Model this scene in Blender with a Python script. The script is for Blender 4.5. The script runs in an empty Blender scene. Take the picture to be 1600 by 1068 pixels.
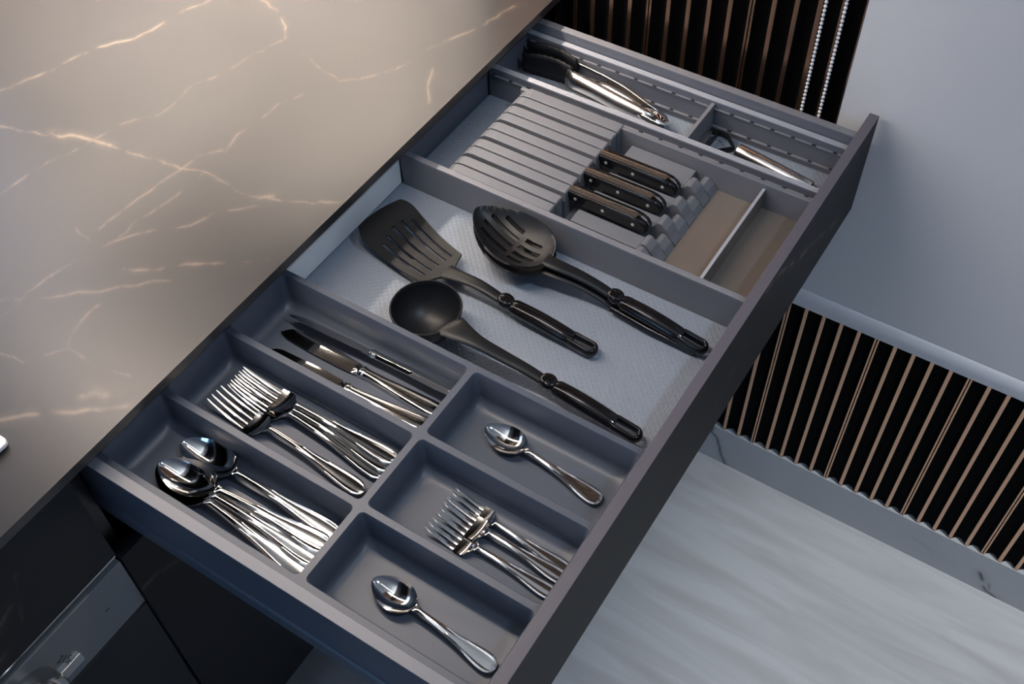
import bpy, bmesh, math, random
import numpy as np
from mathutils import Vector, Matrix

random.seed(7)
scn = bpy.context.scene
COL = scn.collection
ZO = 0.857                      # height of the drawer front's top edge above the floor

# ------------------------------------------------------------------ camera
cd = bpy.data.cameras.new('camera')
cam = bpy.data.objects.new('camera', cd)
COL.objects.link(cam)
RC = ((0.53978235, -0.84148668, -0.02313422),
      (-0.66622207, -0.4102351, -0.62278031),
      (0.51457086, 0.35157834, -0.78205466))
right, down, fwd = (Vector(r) for r in RC)
cam.matrix_world = Matrix(((right.x, -down.x, -fwd.x, 0.0),
                           (right.y, -down.y, -fwd.y, 0.0),
                           (right.z, -down.z, -fwd.z, 0.85 + ZO),
                           (0, 0, 0, 1)))
cd.sensor_width = 36.0
cd.lens = 1717.98 / 1600 * 36.0
cd.clip_start = 0.02
scn.camera = cam

# ------------------------------------------------------------------ world, lamps, exposure
w = bpy.data.worlds.new('world'); scn.world = w
w.use_nodes = True
bg = w.node_tree.nodes['Background']
bg.inputs[0].default_value = (0.26, 0.50, 1.0, 1)
bg.inputs[1].default_value = 0.15
vs = scn.view_settings
vs.view_transform = 'Standard'; vs.look = 'None'; vs.gamma = 1.0; vs.use_curve_mapping = False
vs.exposure = 0.0

def area_light(name, loc, target, sx, sy, watts, col, shape='RECTANGLE', spread=180):
    l = bpy.data.lights.new(name, 'AREA'); l.shape = shape
    l.size = sx; l.size_y = sy; l.energy = watts; l.color = col
    l.spread = math.radians(spread)
    o = bpy.data.objects.new(name, l); COL.objects.link(o)
    o.location = (loc[0], loc[1], loc[2] + ZO)
    d = Vector(target) - Vector(loc)
    o.rotation_euler = d.to_track_quat('-Z', 'X').to_euler()
    return o

WARM = (1.0, 0.85, 0.73)
# ceiling light line in front of the wall cabinets
area_light('ceiling_light_line', (0.30, 0.62, 1.70), (0.30, 0.62, 0), 0.03, 1.9, 1.5, (1.0, 0.95, 0.92))
# two LED strips under the wall cabinets
for ly in (0.87, 0.91):
    area_light('led_strip_light', (0.50, ly, 0.604), (0.50, ly, 0), 0.010, 0.95, 3.3, WARM)
# added narrow fills that brighten the splashback so the worktop reflects it
area_light('splashback_fill', (0.82, 1.15, 0.604), (0.82, 1.27, 0.25), 0.02, 0.50, 6.5, (1.0, 0.89, 0.79), spread=105)
area_light('splashback_fill', (0.99, 0.97, 0.604), (1.09, 0.97, 0.20), 0.42, 0.02, 11.0, (1.0, 0.87, 0.74), spread=100)
# added blue fill lamps, no real windows: one at the back wall, one farther left
area_light('blue_fill_light', (0.36, 1.262, 0.33), (0.36, 0.0, 0.33), 0.46, 0.52, 1.25, (0.38, 0.60, 1.0))
area_light('blue_fill_light', (-1.45, 0.80, 0.70), (0.5, 0.60, 0.0), 0.8, 0.7, 5.5, (0.30, 0.58, 1.0))
# added cool fill that brightens the ceiling mirrored in the steel
area_light('ceiling_fill_light', (0.20, 0.95, 1.38), (0.20, 0.55, 2.2), 0.04, 2.0, 9.0, (0.82, 0.91, 1.0))
def spot_light(name, loc, target, watts, ang, blend, col, r=0.012):
    l = bpy.data.lights.new(name, 'SPOT'); l.energy = watts; l.color = col
    l.spot_size = math.radians(ang); l.spot_blend = blend; l.shadow_soft_size = r
    o = bpy.data.objects.new(name, l); COL.objects.link(o)
    o.location = (loc[0], loc[1], loc[2] + ZO)
    o.rotation_euler = (Vector(target) - Vector(loc)).to_track_quat('-Z', 'Y').to_euler()
# LED spots under the wall cabinets, washing the splashback in the corner
for sx, sy in ((1.02, 0.93), (1.00, 1.19), (0.74, 1.19), (0.46, 1.19)):
    spot_light('under_cabinet_spot', (sx, sy, 0.60), (sx, sy, 0.0), 16.0 if sx > 0.6 else 3.0, 50, 0.9, WARM)
# ceiling downlights over the floor in front of the cabinets
for sx, sy in ((0.88, -0.62), (0.75, -1.40)):
    spot_light('ceiling_downlight', (sx, sy, 1.72), (sx, sy, -0.8), 135.0, 50, 0.7, (0.90, 0.95, 1.0), 0.05)
spot_light('ceiling_downlight', (0.45, -0.60, 1.72), (0.62, 0.50, -0.05), 36.0, 44, 0.9, (0.62, 0.80, 1.0), 0.05)

# ------------------------------------------------------------------ helpers
def nodes(m):
    m.use_nodes = True
    nt = m.node_tree
    return nt, nt.nodes['Principled BSDF']

def mat(name, col, rough=0.5, metal=0.0, spec=0.5, coat=0.0, noise=None, bump=None):
    """plain principled material; noise=(scale, amount) varies the colour a little, bump=(scale, strength) adds fine relief"""
    m = bpy.data.materials.new(name)
    nt, b = nodes(m)
    b.inputs['Base Color'].default_value = (*col, 1)
    b.inputs['Roughness'].default_value = rough
    b.inputs['Metallic'].default_value = metal
    b.inputs['Specular IOR Level'].default_value = spec
    b.inputs['Coat Weight'].default_value = coat
    if noise or bump:
        tc = nt.nodes.new('ShaderNodeTexCoord')
    if noise:
        n = nt.nodes.new('ShaderNodeTexNoise'); n.inputs['Scale'].default_value = noise[0]; n.inputs['Detail'].default_value = 4
        nt.links.new(tc.outputs['Object'], n.inputs['Vector'])
        r = nt.nodes.new('ShaderNodeMapRange')
        r.inputs[3].default_value = 1 - noise[1]; r.inputs[4].default_value = 1 + noise[1]
        nt.links.new(n.outputs['Fac'], r.inputs[0])
        v = nt.nodes.new('ShaderNodeVectorMath'); v.operation = 'SCALE'
        v.inputs[0].default_value = col
        nt.links.new(r.outputs[0], v.inputs['Scale'])
        nt.links.new(v.outputs[0], b.inputs['Base Color'])
    if bump:
        n2 = nt.nodes.new('ShaderNodeTexNoise'); n2.inputs['Scale'].default_value = bump[0]; n2.inputs['Detail'].default_value = 3
        nt.links.new(tc.outputs['Object'], n2.inputs['Vector'])
        bu = nt.nodes.new('ShaderNodeBump'); bu.inputs['Strength'].default_value = bump[1]; bu.inputs['Distance'].default_value = 0.0005
        nt.links.new(n2.outputs['Fac'], bu.inputs['Height'])
        nt.links.new(bu.outputs[0], b.inputs['Normal'])
    return m

def smoothstep_node(nt, src, lo, hi):
    r = nt.nodes.new('ShaderNodeMapRange'); r.interpolation_type = 'SMOOTHSTEP'
    r.inputs[1].default_value = lo; r.inputs[2].default_value = hi
    nt.links.new(src, r.inputs[0])
    return r.outputs[0]

def stone_material(name, rough, spec):
    """near-black satin stone with gold veins (the attribute 'vein' says where) and faint cloudy mottling"""
    m = bpy.data.materials.new(name)
    nt, b = nodes(m)
    at = nt.nodes.new('ShaderNodeAttribute'); at.attribute_name = 'vein'
    tc = nt.nodes.new('ShaderNodeTexCoord')
    n = nt.nodes.new('ShaderNodeTexNoise'); n.inputs['Scale'].default_value = 38; n.inputs['Detail'].default_value = 6
    nt.links.new(tc.outputs['Object'], n.inputs['Vector'])
    br = smoothstep_node(nt, n.outputs['Fac'], 0.36, 0.66)
    mul = nt.nodes.new('ShaderNodeMath'); mul.operation = 'MULTIPLY'
    nt.links.new(at.outputs['Fac'], mul.inputs[0]); nt.links.new(br, mul.inputs[1])
    n2 = nt.nodes.new('ShaderNodeTexNoise'); n2.inputs['Scale'].default_value = 5; n2.inputs['Detail'].default_value = 5
    nt.links.new(tc.outputs['Object'], n2.inputs['Vector'])
    mix0 = nt.nodes.new('ShaderNodeMix'); mix0.data_type = 'RGBA'
    mix0.inputs[6].default_value = (*STONE_A, 1); mix0.inputs[7].default_value = (*STONE_B, 1)
    nt.links.new(n2.outputs['Fac'], mix0.inputs[0])
    mix = nt.nodes.new('ShaderNodeMix'); mix.data_type = 'RGBA'
    nt.links.new(mul.outputs[0], mix.inputs[0])
    nt.links.new(mix0.outputs[2], mix.inputs[6]); mix.inputs[7].default_value = (0.19, 0.145, 0.105, 1)
    nt.links.new(mix.outputs[2], b.inputs['Base Color'])
    b.inputs['Roughness'].default_value = rough
    b.inputs['Specular IOR Level'].default_value = spec
    return m
STONE_A = (0.018, 0.018, 0.021); STONE_B = (0.027, 0.026, 0.027)

class MB:
    """collects vertices and faces in drawer coordinates (z measured from the drawer front's top edge)"""
    def __init__(s): s.v = []; s.f = []
    def add(s, vs_, fs):
        k = len(s.v); s.v += [tuple(p) for p in vs_]; s.f += [tuple(i + k for i in f) for f in fs]; return s
    def box(s, x0, x1, y0, y1, z0, z1):
        return s.add([(x0, y0, z0), (x1, y0, z0), (x1, y1, z0), (x0, y1, z0), (x0, y0, z1), (x1, y0, z1), (x1, y1, z1), (x0, y1, z1)],
                     [(3, 2, 1, 0), (4, 5, 6, 7), (0, 1, 5, 4), (1, 2, 6, 5), (2, 3, 7, 6), (3, 0, 4, 7)])
    def prism(s, poly, axis, a0, a1):
        """poly: 2-D outline in the two other axes, extruded along axis (0, 1 or 2) from a0 to a1"""
        n = len(poly)
        def pt(p, a):
            q = list(p); q.insert(axis, a); return q
        vs_ = [pt(p, a0) for p in poly] + [pt(p, a1) for p in poly]
        fs = [tuple(range(n))[::-1], tuple(range(n, 2 * n))] + [(i, (i + 1) % n, n + (i + 1) % n, n + i) for i in range(n)]
        return s.add(vs_, fs)
    def sweep(s, path, radii, n=12, cap=True, up=(0, 0, 1), closed=False):
        """elliptic tube along path; radii: one (rw, rh) or one per point"""
        P = [Vector(p) for p in path]; m = len(P); up = Vector(up)
        if not isinstance(radii[0], (tuple, list)): radii = [radii] * m
        vs_ = []
        for i in range(m):
            a = P[(i - 1) % m] if (closed or i > 0) else P[i]
            c = P[(i + 1) % m] if (closed or i < m - 1) else P[i]
            t = (c - a).normalized(); sd = t.cross(up).normalized(); u = sd.cross(t)
            rw, rh = radii[i]
            for k in range(n):
                th = 2 * math.pi * k / n
                vs_.append(P[i] + sd * (rw * math.cos(th)) + u * (rh * math.sin(th)))
        fs = []
        for i in range(m if closed else m - 1):
            j = (i + 1) % m
            for k in range(n):
                l = (k + 1) % n
                fs.append((i * n + k, i * n + l, j * n + l, j * n + k))
        if cap and not closed:
            fs.append(tuple(range(n))[::-1]); fs.append(tuple(range((m - 1) * n, m * n)))
        return s.add(vs_, fs)
    def lathe(s, prof, centre, n=32, axis=2, cap_top=False, cap_bot=False):
        """prof: (radius, height) pairs, turned about an axis through centre"""
        vs_ = []
        for r, h in prof:
            for k in range(n):
                th = 2 * math.pi * k / n
                p = [r * math.cos(th), r * math.sin(th)]; p.insert(axis, h)
                vs_.append((centre[0] + p[0], centre[1] + p[1], centre[2] + p[2]))
        fs = [(i * n + k, i * n + (k + 1) % n, (i + 1) * n + (k + 1) % n, (i + 1) * n + k) for i in range(len(prof) - 1) for k in range(n)]
        if cap_bot: fs.append(tuple(range(n))[::-1])
        if cap_top: fs.append(tuple(range((len(prof) - 1) * n, len(prof) * n)))
        return s.add(vs_, fs)
    def sheet(s, nu, nv, fn, mask=None, closed_v=False):
        """grid of nu x nv points fn(i, j); mask(i, j) True keeps the cell"""
        vs_ = [fn(i, j) for i in range(nu) for j in range(nv)]
        fs = []
        for i in range(nu - 1):
            for j in range(nv - 1):
                if mask is None or mask(i, j):
                    fs.append((i * nv + j, (i + 1) * nv + j, (i + 1) * nv + j + 1, i * nv + j + 1))
        return s.add(vs_, fs)
    def build(s, name, material, parent=None, smooth=False, bevel=0, solid=0, subsurf=0, split=0, angle=None, origin=None, offset=0.0):
        """one mesh object; under a parent the mesh is stored relative to the parent's place"""
        me = bpy.data.meshes.new(name)
        if parent is not None: o0 = Vector(parent['o'])
        elif origin is not None: o0 = Vector(origin)
        else: o0 = Vector((0, 0, 0))
        me.from_pydata([(p[0] - o0.x, p[1] - o0.y, p[2] - o0.z) for p in s.v], [], s.f)
        me.materials.append(material)
        bm = bmesh.new(); bm.from_mesh(me)
        bmesh.ops.recalc_face_normals(bm, faces=bm.faces)
        loose = [v for v in bm.verts if not v.link_faces]
        if loose: bmesh.ops.delete(bm, geom=loose, context='VERTS')
        bm.to_mesh(me); bm.free()
        if smooth:
            me.polygons.foreach_set('use_smooth', [True] * len(me.polygons))
            if angle: me.set_sharp_from_angle(angle=math.radians(angle))
        o = bpy.data.objects.new(name, me); COL.objects.link(o)
        if parent is not None: o.parent = parent; o['o'] = tuple(o0)
        else: o.location = (o0.x, o0.y, o0.z + ZO); o['o'] = tuple(o0)
        if solid:
            md = o.modifiers.new('thickness', 'SOLIDIFY'); md.thickness = solid; md.offset = offset
        if split:
            md = o.modifiers.new('edges', 'EDGE_SPLIT'); md.split_angle = math.radians(split)
        if bevel:
            md = o.modifiers.new('bevel', 'BEVEL'); md.width = bevel; md.segments = 2; md.limit_method = 'ANGLE'; md.angle_limit = math.radians(40)
        if subsurf:
            md = o.modifiers.new('subsurf', 'SUBSURF'); md.levels = subsurf; md.render_levels = subsurf
        return o

def thing(name, loc, label, cat, group=None, rot=None):
    o = bpy.data.objects.new(name, None); COL.objects.link(o)
    o.location = (loc[0], loc[1], loc[2] + ZO); o['o'] = tuple(loc)
    if rot is not None: o.rotation_euler = rot
    o.empty_display_size = 0.02
    tag(o, label, cat, group)
    return o
def tag(o, label, cat, group=None):
    o['label'] = label; o['category'] = cat
    if group: o['group'] = group
    return o
def structure(o):
    o['kind'] = 'structure'; return o
def copy_tree(root):
    r = root.copy(); COL.objects.link(r)
    for ch in list(root.children):
        c = ch.copy(); COL.objects.link(c); c.parent = r
        for g in list(ch.children):
            d = g.copy(); COL.objects.link(d); d.parent = c
    return r

# ------------------------------------------------------------------ materials
M = {}
M['stone'] = stone_material('black_gold_stone', 0.36, 0.62)
M['stonefront'] = stone_material('black_gold_matt_front', 0.62, 0.22)
M['tray'] = mat('anthracite_plastic', (0.076, 0.090, 0.120), 0.42, noise=(6, 0.05), bump=(900, 0.10))
M['rail'] = mat('anthracite_metal', (0.125, 0.137, 0.17), 0.38, bump=(700, 0.06))
M['railtop'] = mat('light_anthracite_metal', (0.20, 0.205, 0.23), 0.40)
M['alu'] = mat('grey_aluminium', (0.46, 0.48, 0.54), 0.35, metal=0.2)
M['block'] = mat('knife_block_plastic', (0.16, 0.168, 0.19), 0.45, bump=(900, 0.1))
M['white'] = mat('white_lacquer', (0.92, 0.92, 0.92), 0.35)
M['steel'] = mat('polished_steel', (0.80, 0.78, 0.76), 0.07, metal=1.0)
M['steel2'] = mat('brushed_steel', (0.62, 0.60, 0.58), 0.24, metal=1.0)
M['nylon'] = mat('black_nylon', (0.009, 0.010, 0.012), 0.40, spec=0.35, bump=(1500, 0.06))
M['gloss'] = mat('gloss_black_plastic', (0.006, 0.006, 0.007), 0.12, spec=0.4)
M['black'] = mat('black_lacquer', (0.005, 0.005, 0.006), 0.3, spec=0.3)
M['flute'] = mat('black_fluted_lacquer', (0.0025, 0.0025, 0.003), 0.6, spec=0.03)
M['gold'] = mat('brushed_copper_gold', (0.72, 0.45, 0.30), 0.30, metal=1.0)
M['beige'] = mat('bronze_tray', (0.20, 0.172, 0.150), 0.36, metal=0.2, noise=(5, 0.12))
M['spine'] = mat('spine_reflection', (0.095, 0.08, 0.07), 0.30, metal=0.4)
M['edge'] = mat('lit_front_top', (0.115, 0.105, 0.125), 0.45)
M['splash'] = mat('pale_splashback', (0.66, 0.62, 0.58), 0.5)
M['dark'] = mat('dark_hollow', (0.01, 0.012, 0.016), 0.7)
M['blind'] = mat('white_blind_fabric', (0.77, 0.78, 0.80), 0.75, noise=(3, 0.03), bump=(1200, 0.15))
M['hem'] = mat('white_hem_bar', (0.82, 0.83, 0.86), 0.4)
M['bead'] = mat('white_plastic_bead', (0.85, 0.86, 0.88), 0.35)
M['rivet'] = mat('pale_rivet', (0.75, 0.73, 0.70), 0.35, metal=0.6)
M['ovenglass'] = mat('grey_oven_panel', (0.16, 0.168, 0.18), 0.4)
M['phone'] = mat('white_case', (0.85, 0.86, 0.9), 0.3)
M['shell'] = mat('wall_paint', (0.75, 0.75, 0.76), 0.8)
M['print'] = mat('dark_print', (0.02, 0.022, 0.026), 0.5)

def mat_floor():
    m = bpy.data.materials.new('pale_laminate'); nt, b = nodes(m)
    tc = nt.nodes.new('ShaderNodeTexCoord')
    mp = nt.nodes.new('ShaderNodeMapping'); mp.inputs['Scale'].default_value = (11, 1.3, 1)
    nt.links.new(tc.outputs['Object'], mp.inputs[0])
    n = nt.nodes.new('ShaderNodeTexNoise'); n.inputs['Scale'].default_value = 2.2; n.inputs['Detail'].default_value = 7; n.inputs['Distortion'].default_value = 0.8
    nt.links.new(mp.outputs[0], n.inputs['Vector'])
    cr = nt.nodes.new('ShaderNodeValToRGB')
    e = cr.color_ramp.elements
    e[0].position = 0.30; e[0].color = (0.47, 0.455, 0.455, 1)
    e[1].position = 0.62; e[1].color = (0.60, 0.60, 0.60, 1)
    nt.links.new(n.outputs['Fac'], cr.inputs[0])
    nt.links.new(cr.outputs[0], b.inputs['Base Color'])
    b.inputs['Roughness'].default_value = 0.42
    return m
M['floor'] = mat_floor()

def mat_marble():
    m = bpy.data.materials.new('white_marble'); nt, b = nodes(m)
    at = nt.nodes.new('ShaderNodeAttribute'); at.attribute_name = 'vein'
    tc = nt.nodes.new('ShaderNodeTexCoord')
    n = nt.nodes.new('ShaderNodeTexNoise'); n.inputs['Scale'].default_value = 9; n.inputs['Detail'].default_value = 5
    nt.links.new(tc.outputs['Object'], n.inputs['Vector'])
    mx = nt.nodes.new('ShaderNodeMix'); mx.data_type = 'RGBA'
    mx.inputs[6].default_value = (0.50, 0.50, 0.50, 1); mx.inputs[7].default_value = (0.60, 0.60, 0.59, 1)
    nt.links.new(n.outputs['Fac'], mx.inputs[0])
    m2 = nt.nodes.new('ShaderNodeMix'); m2.data_type = 'RGBA'
    nt.links.new(at.outputs['Fac'], m2.inputs[0]); nt.links.new(mx.outputs[2], m2.inputs[6]); m2.inputs[7].default_value = (0.05, 0.06, 0.07, 1)
    nt.links.new(m2.outputs[2], b.inputs['Base Color'])
    b.inputs['Roughness'].default_value = 0.3
    return m
M['marble'] = mat_marble()

def mat_mat():
    """grey rubbery liner with rows of small raised dots"""
    m = bpy.data.materials.new('dotted_liner'); nt, b = nodes(m)
    tc = nt.nodes.new('ShaderNodeTexCoord')
    mp = nt.nodes.new('ShaderNodeMapping'); mp.inputs['Rotation'].default_value = (0, 0, math.radians(45)); mp.inputs['Scale'].default_value = (190, 190, 1)
    nt.links.new(tc.outputs['Object'], mp.inputs[0])
    v = nt.nodes.new('ShaderNodeTexVoronoi'); v.voronoi_dimensions = '2D'; v.inputs['Randomness'].default_value = 0.0; v.inputs['Scale'].default_value = 1
    nt.links.new(mp.outputs[0], v.inputs['Vector'])
    r = nt.nodes.new('ShaderNodeMapRange'); r.inputs[1].default_value = 0.36; r.inputs[2].default_value = 0.10; r.interpolation_type = 'SMOOTHSTEP'
    nt.links.new(v.outputs['Distance'], r.inputs[0])
    bu = nt.nodes.new('ShaderNodeBump'); bu.inputs['Strength'].default_value = 0.4; bu.inputs['Distance'].default_value = 0.0009
    nt.links.new(r.outputs[0], bu.inputs['Height']); nt.links.new(bu.outputs[0], b.inputs['Normal'])
    b.inputs['Base Color'].default_value = (0.24, 0.275, 0.33, 1)
    b.inputs['Roughness'].default_value = 0.36
    return m
M['mat'] = mat_mat()

def vein_values(P, lines):
    """P: (n, 2) points; lines: list of (points, half width, strength). Value 0..1 of the vein at each point."""
    out = np.zeros(len(P))
    for pts, wd, st in lines:
        pts = np.array(pts, float)
        best = np.full(len(P), 1e9)
        for a, c in zip(pts[:-1], pts[1:]):
            lo = np.minimum(a, c) - 8 * wd; hi = np.maximum(a, c) + 8 * wd
            idx = np.nonzero((P[:, 0] > lo[0]) & (P[:, 0] < hi[0]) & (P[:, 1] > lo[1]) & (P[:, 1] < hi[1]))[0]
            if not len(idx): continue
            q = P[idx]; d = c - a; L2 = max((d * d).sum(), 1e-12)
            t = np.clip(((q - a) @ d) / L2, 0, 1)
            dist = np.hypot(q[:, 0] - a[0] - t * d[0], q[:, 1] - a[1] - t * d[1])
            best[idx] = np.minimum(best[idx], dist)
        out = np.maximum(out, st * (np.exp(-(best / wd) ** 2) * 0.85 + 0.22 * np.exp(-(best / (4 * wd)) ** 2)))
    return np.clip(out, 0, 1)

def wiggle(pts, amp, seed, step=0.012):
    """resample a polyline and let it wander a little, as a vein does"""
    rnd = random.Random(seed); out = []
    for a, c in zip(pts[:-1], pts[1:]):
        L = math.hypot(c[0] - a[0], c[1] - a[1]); n = max(1, int(L / step))
        for k in range(n):
            t = k / n
            out.append((a[0] + (c[0] - a[0]) * t + (rnd.uniform(-amp, amp) if (k or not out) else 0),
                        a[1] + (c[1] - a[1]) * t + (rnd.uniform(-amp, amp) if (k or not out) else 0)))
    out.append(pts[-1])
    return out

def veined_grid(o_mesh_name, org, U, V, nu, nv, lines):
    """vertices of a fine grid org + u U + v V with the 'vein' value of each"""
    u, v = np.meshgrid(np.linspace(0, 1, nu), np.linspace(0, 1, nv), indexing='ij')
    u = u.ravel(); v = v.ravel()
    Pu = u * np.linalg.norm(U); Pv = v * np.linalg.norm(V)
    val = vein_values(np.stack([Pu, Pv], 1), lines)
    P = np.array(org)[None] + u[:, None] * np.array(U)[None] + v[:, None] * np.array(V)[None]
    i = np.arange(nu - 1)[:, None] * nv + np.arange(nv - 1)[None]
    F = np.stack([i, i + nv, i + nv + 1, i + 1], -1).reshape(-1, 4)
    return P, F, val

def mesh_np(name, P, F, val, extra, material, parent=None, origin=(0, 0, 0)):
    """fine grid plus a few plain faces (extra: MB) as one object with the vein attribute"""
    o0 = np.array(parent['o'] if parent is not None else origin)
    n0 = len(P)
    verts = np.vstack([P, np.array(extra.v).reshape(-1, 3)]) - o0
    me = bpy.data.meshes.new(name)
    ex = [tuple(k + n0 for k in f) for f in extra.f]
    nl = F.size + sum(len(f) for f in ex)
    loops = np.concatenate([F.ravel(), np.array([k for f in ex for k in f], dtype=int)]).astype(np.int32)
    tot = np.concatenate([np.full(len(F), 4), np.array([len(f) for f in ex], dtype=int)]).astype(np.int32)
    start = np.concatenate([[0], np.cumsum(tot)[:-1]]).astype(np.int32)
    me.vertices.add(len(verts)); me.vertices.foreach_set('co', verts.astype(np.float32).ravel())
    me.loops.add(nl); me.loops.foreach_set('vertex_index', loops)
    me.polygons.add(len(tot)); me.polygons.foreach_set('loop_start', start); me.polygons.foreach_set('loop_total', tot)
    me.update(calc_edges=True)
    a = me.attributes.new('vein', 'FLOAT', 'POINT')
    a.data.foreach_set('value', np.concatenate([val, np.zeros(len(verts) - n0)]).astype(np.float32))
    me.materials.append(material)
    o = bpy.data.objects.new(name, me); COL.objects.link(o)
    if parent is not None: o.parent = parent
    else: o.location = (o0[0], o0[1], o0[2] + ZO)
    o['o'] = tuple(float(t) for t in o0)
    return o

# ================================================================== the setting
FL = -ZO                                             # floor level in drawer coordinates
XW = 1.090                                           # face of the fluted wall
structure(MB().box(-2.6, 1.30, -3.2, 1.40, FL - 0.03, FL).build('floor', M['floor']))
structure(MB().box(XW + 0.022, XW + 0.12, -3.2, 1.40, FL, 1.75).build('wall_right', M['flute']))
WALL = bpy.data.objects['wall_right']
structure(MB().box(-2.6, XW + 0.022, 1.27, 1.40, FL, 1.75).build('wall_back', M['splash']))
structure(MB().box(-2.6, 1.30, -3.2, 1.40, 1.75, 1.85).build('ceiling', M['shell']))
# concave black flutes with a gold fillet on each ridge; every fifth joint is a double fillet
PITCH = 0.02680
Y0 = 0.2480                                          # a double joint
def flute_mesh():
    mb = MB(); n = 8; hw = PITCH / 2 - 0.0027; z0, z1 = FL + 0.1, 1.75
    pr = [(XW - 0.0006 + 0.0075 * (1 - (2 * i / n - 1) ** 2), -hw + 2 * hw * i / n) for i in range(n + 1)]
    pr += [(XW + 0.021, hw), (XW + 0.021, -hw)]
    return mb.prism(pr, 2, z0, z1)
def place_piece(o, y):
    o.parent = WALL; o.location = (0, y, 0)
fl0 = flute_mesh().build('flute', M['flute'], smooth=True, angle=35)
st0 = MB().box(XW - 0.0015, XW + 0.018, -0.0029, 0.0029, FL + 0.1, 1.75).build('gold_fillet', M['gold'], bevel=0.0006)
dd = MB()
for s_ in (-1, 1): dd.box(XW - 0.0015, XW + 0.018, s_ * 0.0021 - 0.0012, s_ * 0.0021 + 0.0012, FL + 0.1, 1.75)
db0 = dd.build('double_gold_fillet', M['gold'])
first = {}
for k in range(-31, 19):
    y = Y0 + k * PITCH
    src = db0 if k % 5 == 0 else st0
    o = src if src.name not in first else src.copy()
    if src.name in first: COL.objects.link(o)
    first[src.name] = 1
    place_piece(o, y)
    o = fl0 if 'f' not in first else fl0.copy()
    if 'f' in first: COL.objects.link(o)
    first['f'] = 1
    place_piece(o, y + PITCH / 2)

structure(MB().box(XW - 0.001, XW + 0.0218, 0.766, 1.268, 0.0172, 1.75).build('wall_corner', M['splash']))

# white marble plinth below the flutes
PLINTH = [([(0.322, -0.760), (0.322, -0.782), (0.310, -0.791), (0.302, -0.812), (0.296, -0.835), (0.284, -0.856)], 0.0022, 0.9),
          ([(-0.166, -0.81), (-0.170, -0.815), (-0.175, -0.824)], 0.0030, 0.95),
          ([(-0.186, -0.826), (-0.190, -0.836), (-0.192, -0.842)], 0.0014, 0.6),
          ([(-0.182, -0.842), (-0.188, -0.849), (-0.198, -0.852), (-0.208, -0.857)], 0.0026, 0.8),
          ([(-0.05, -0.800), (-0.09, -0.815)], 0.0012, 0.2)]
py0, py1, pz0, pz1 = -0.40, 0.66, FL, FL + 0.098
ln = [([(y - py0, z - pz0) for y, z in wiggle(p, 0.0015, 3, 0.006)], wd, st) for p, wd, st in PLINTH]
P_, F_, v_ = veined_grid('plinth', (XW - 0.003, py0, pz0), (0, py1 - py0, 0), (0, 0, pz1 - pz0), 530, 50, ln)
ex = MB().add([(XW - 0.003, py0, pz1), (XW + 0.022, py0, pz1), (XW + 0.022, py1, pz1), (XW - 0.003, py1, pz1)], [(0, 1, 2, 3)])
ex.box(XW - 0.003, XW + 0.022, -3.2, py0, pz0, pz1); ex.box(XW - 0.003, XW + 0.022, py1, 0.70, pz0, pz1)
structure(mesh_np('baseboard_right', P_, F_, v_, ex, M['marble']))

# ================================================================== roller blind
RB = thing('roller_blind', (1.080, 0.0, -0.375), 'white roller blind with pale hem bar and white bead chain over the black fluted wall', 'blind')
MB().box(1.0805, 1.0835, -1.60, 0.2475, -0.338, 1.60).build('blind_fabric', M['blind'], RB)
MB().add(*(lambda pr: ([(x, y, z) for y in (-1.60, 0.2475) for x, z in pr],
             [tuple(range(len(pr)))[::-1], tuple(range(len(pr), 2 * len(pr)))] + [(i, (i + 1) % len(pr), len(pr) + (i + 1) % len(pr), len(pr) + i) for i in range(len(pr))]))(
             [(1.0800, -0.374), (1.0782, -0.371), (1.0775, -0.355), (1.0783, -0.343), (1.0802, -0.3385), (1.0838, -0.3385), (1.0860, -0.343), (1.0868, -0.355), (1.0860, -0.371), (1.0850, -0.374)])
    ).build('hem_bar', M['hem'], RB, smooth=True, angle=50)
def bead_chain(y, z0, z1):
    mb = MB(); r = 0.0023; n = 0
    z = z0
    prof = [(0.0004, -r), (r * 0.7, -r * 0.7), (r, 0), (r * 0.7, r * 0.7), (0.0004, r)]
    while z < z1:
        mb.lathe(prof, (1.0765, y, z), n=8); z += 0.00565
    mb.sweep([(1.0765, y, z0), (1.0765, y, z1)], (0.0006, 0.0006), n=5, up=(0, 1, 0))
    o = mb.build('bead_chain', M['bead'], RB, smooth=True); o['kind'] = 'stuff'
    return o
bead_chain(0.2925, -0.20, 1.2)
bead_chain(0.2700, -0.20, 1.2)

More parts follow.
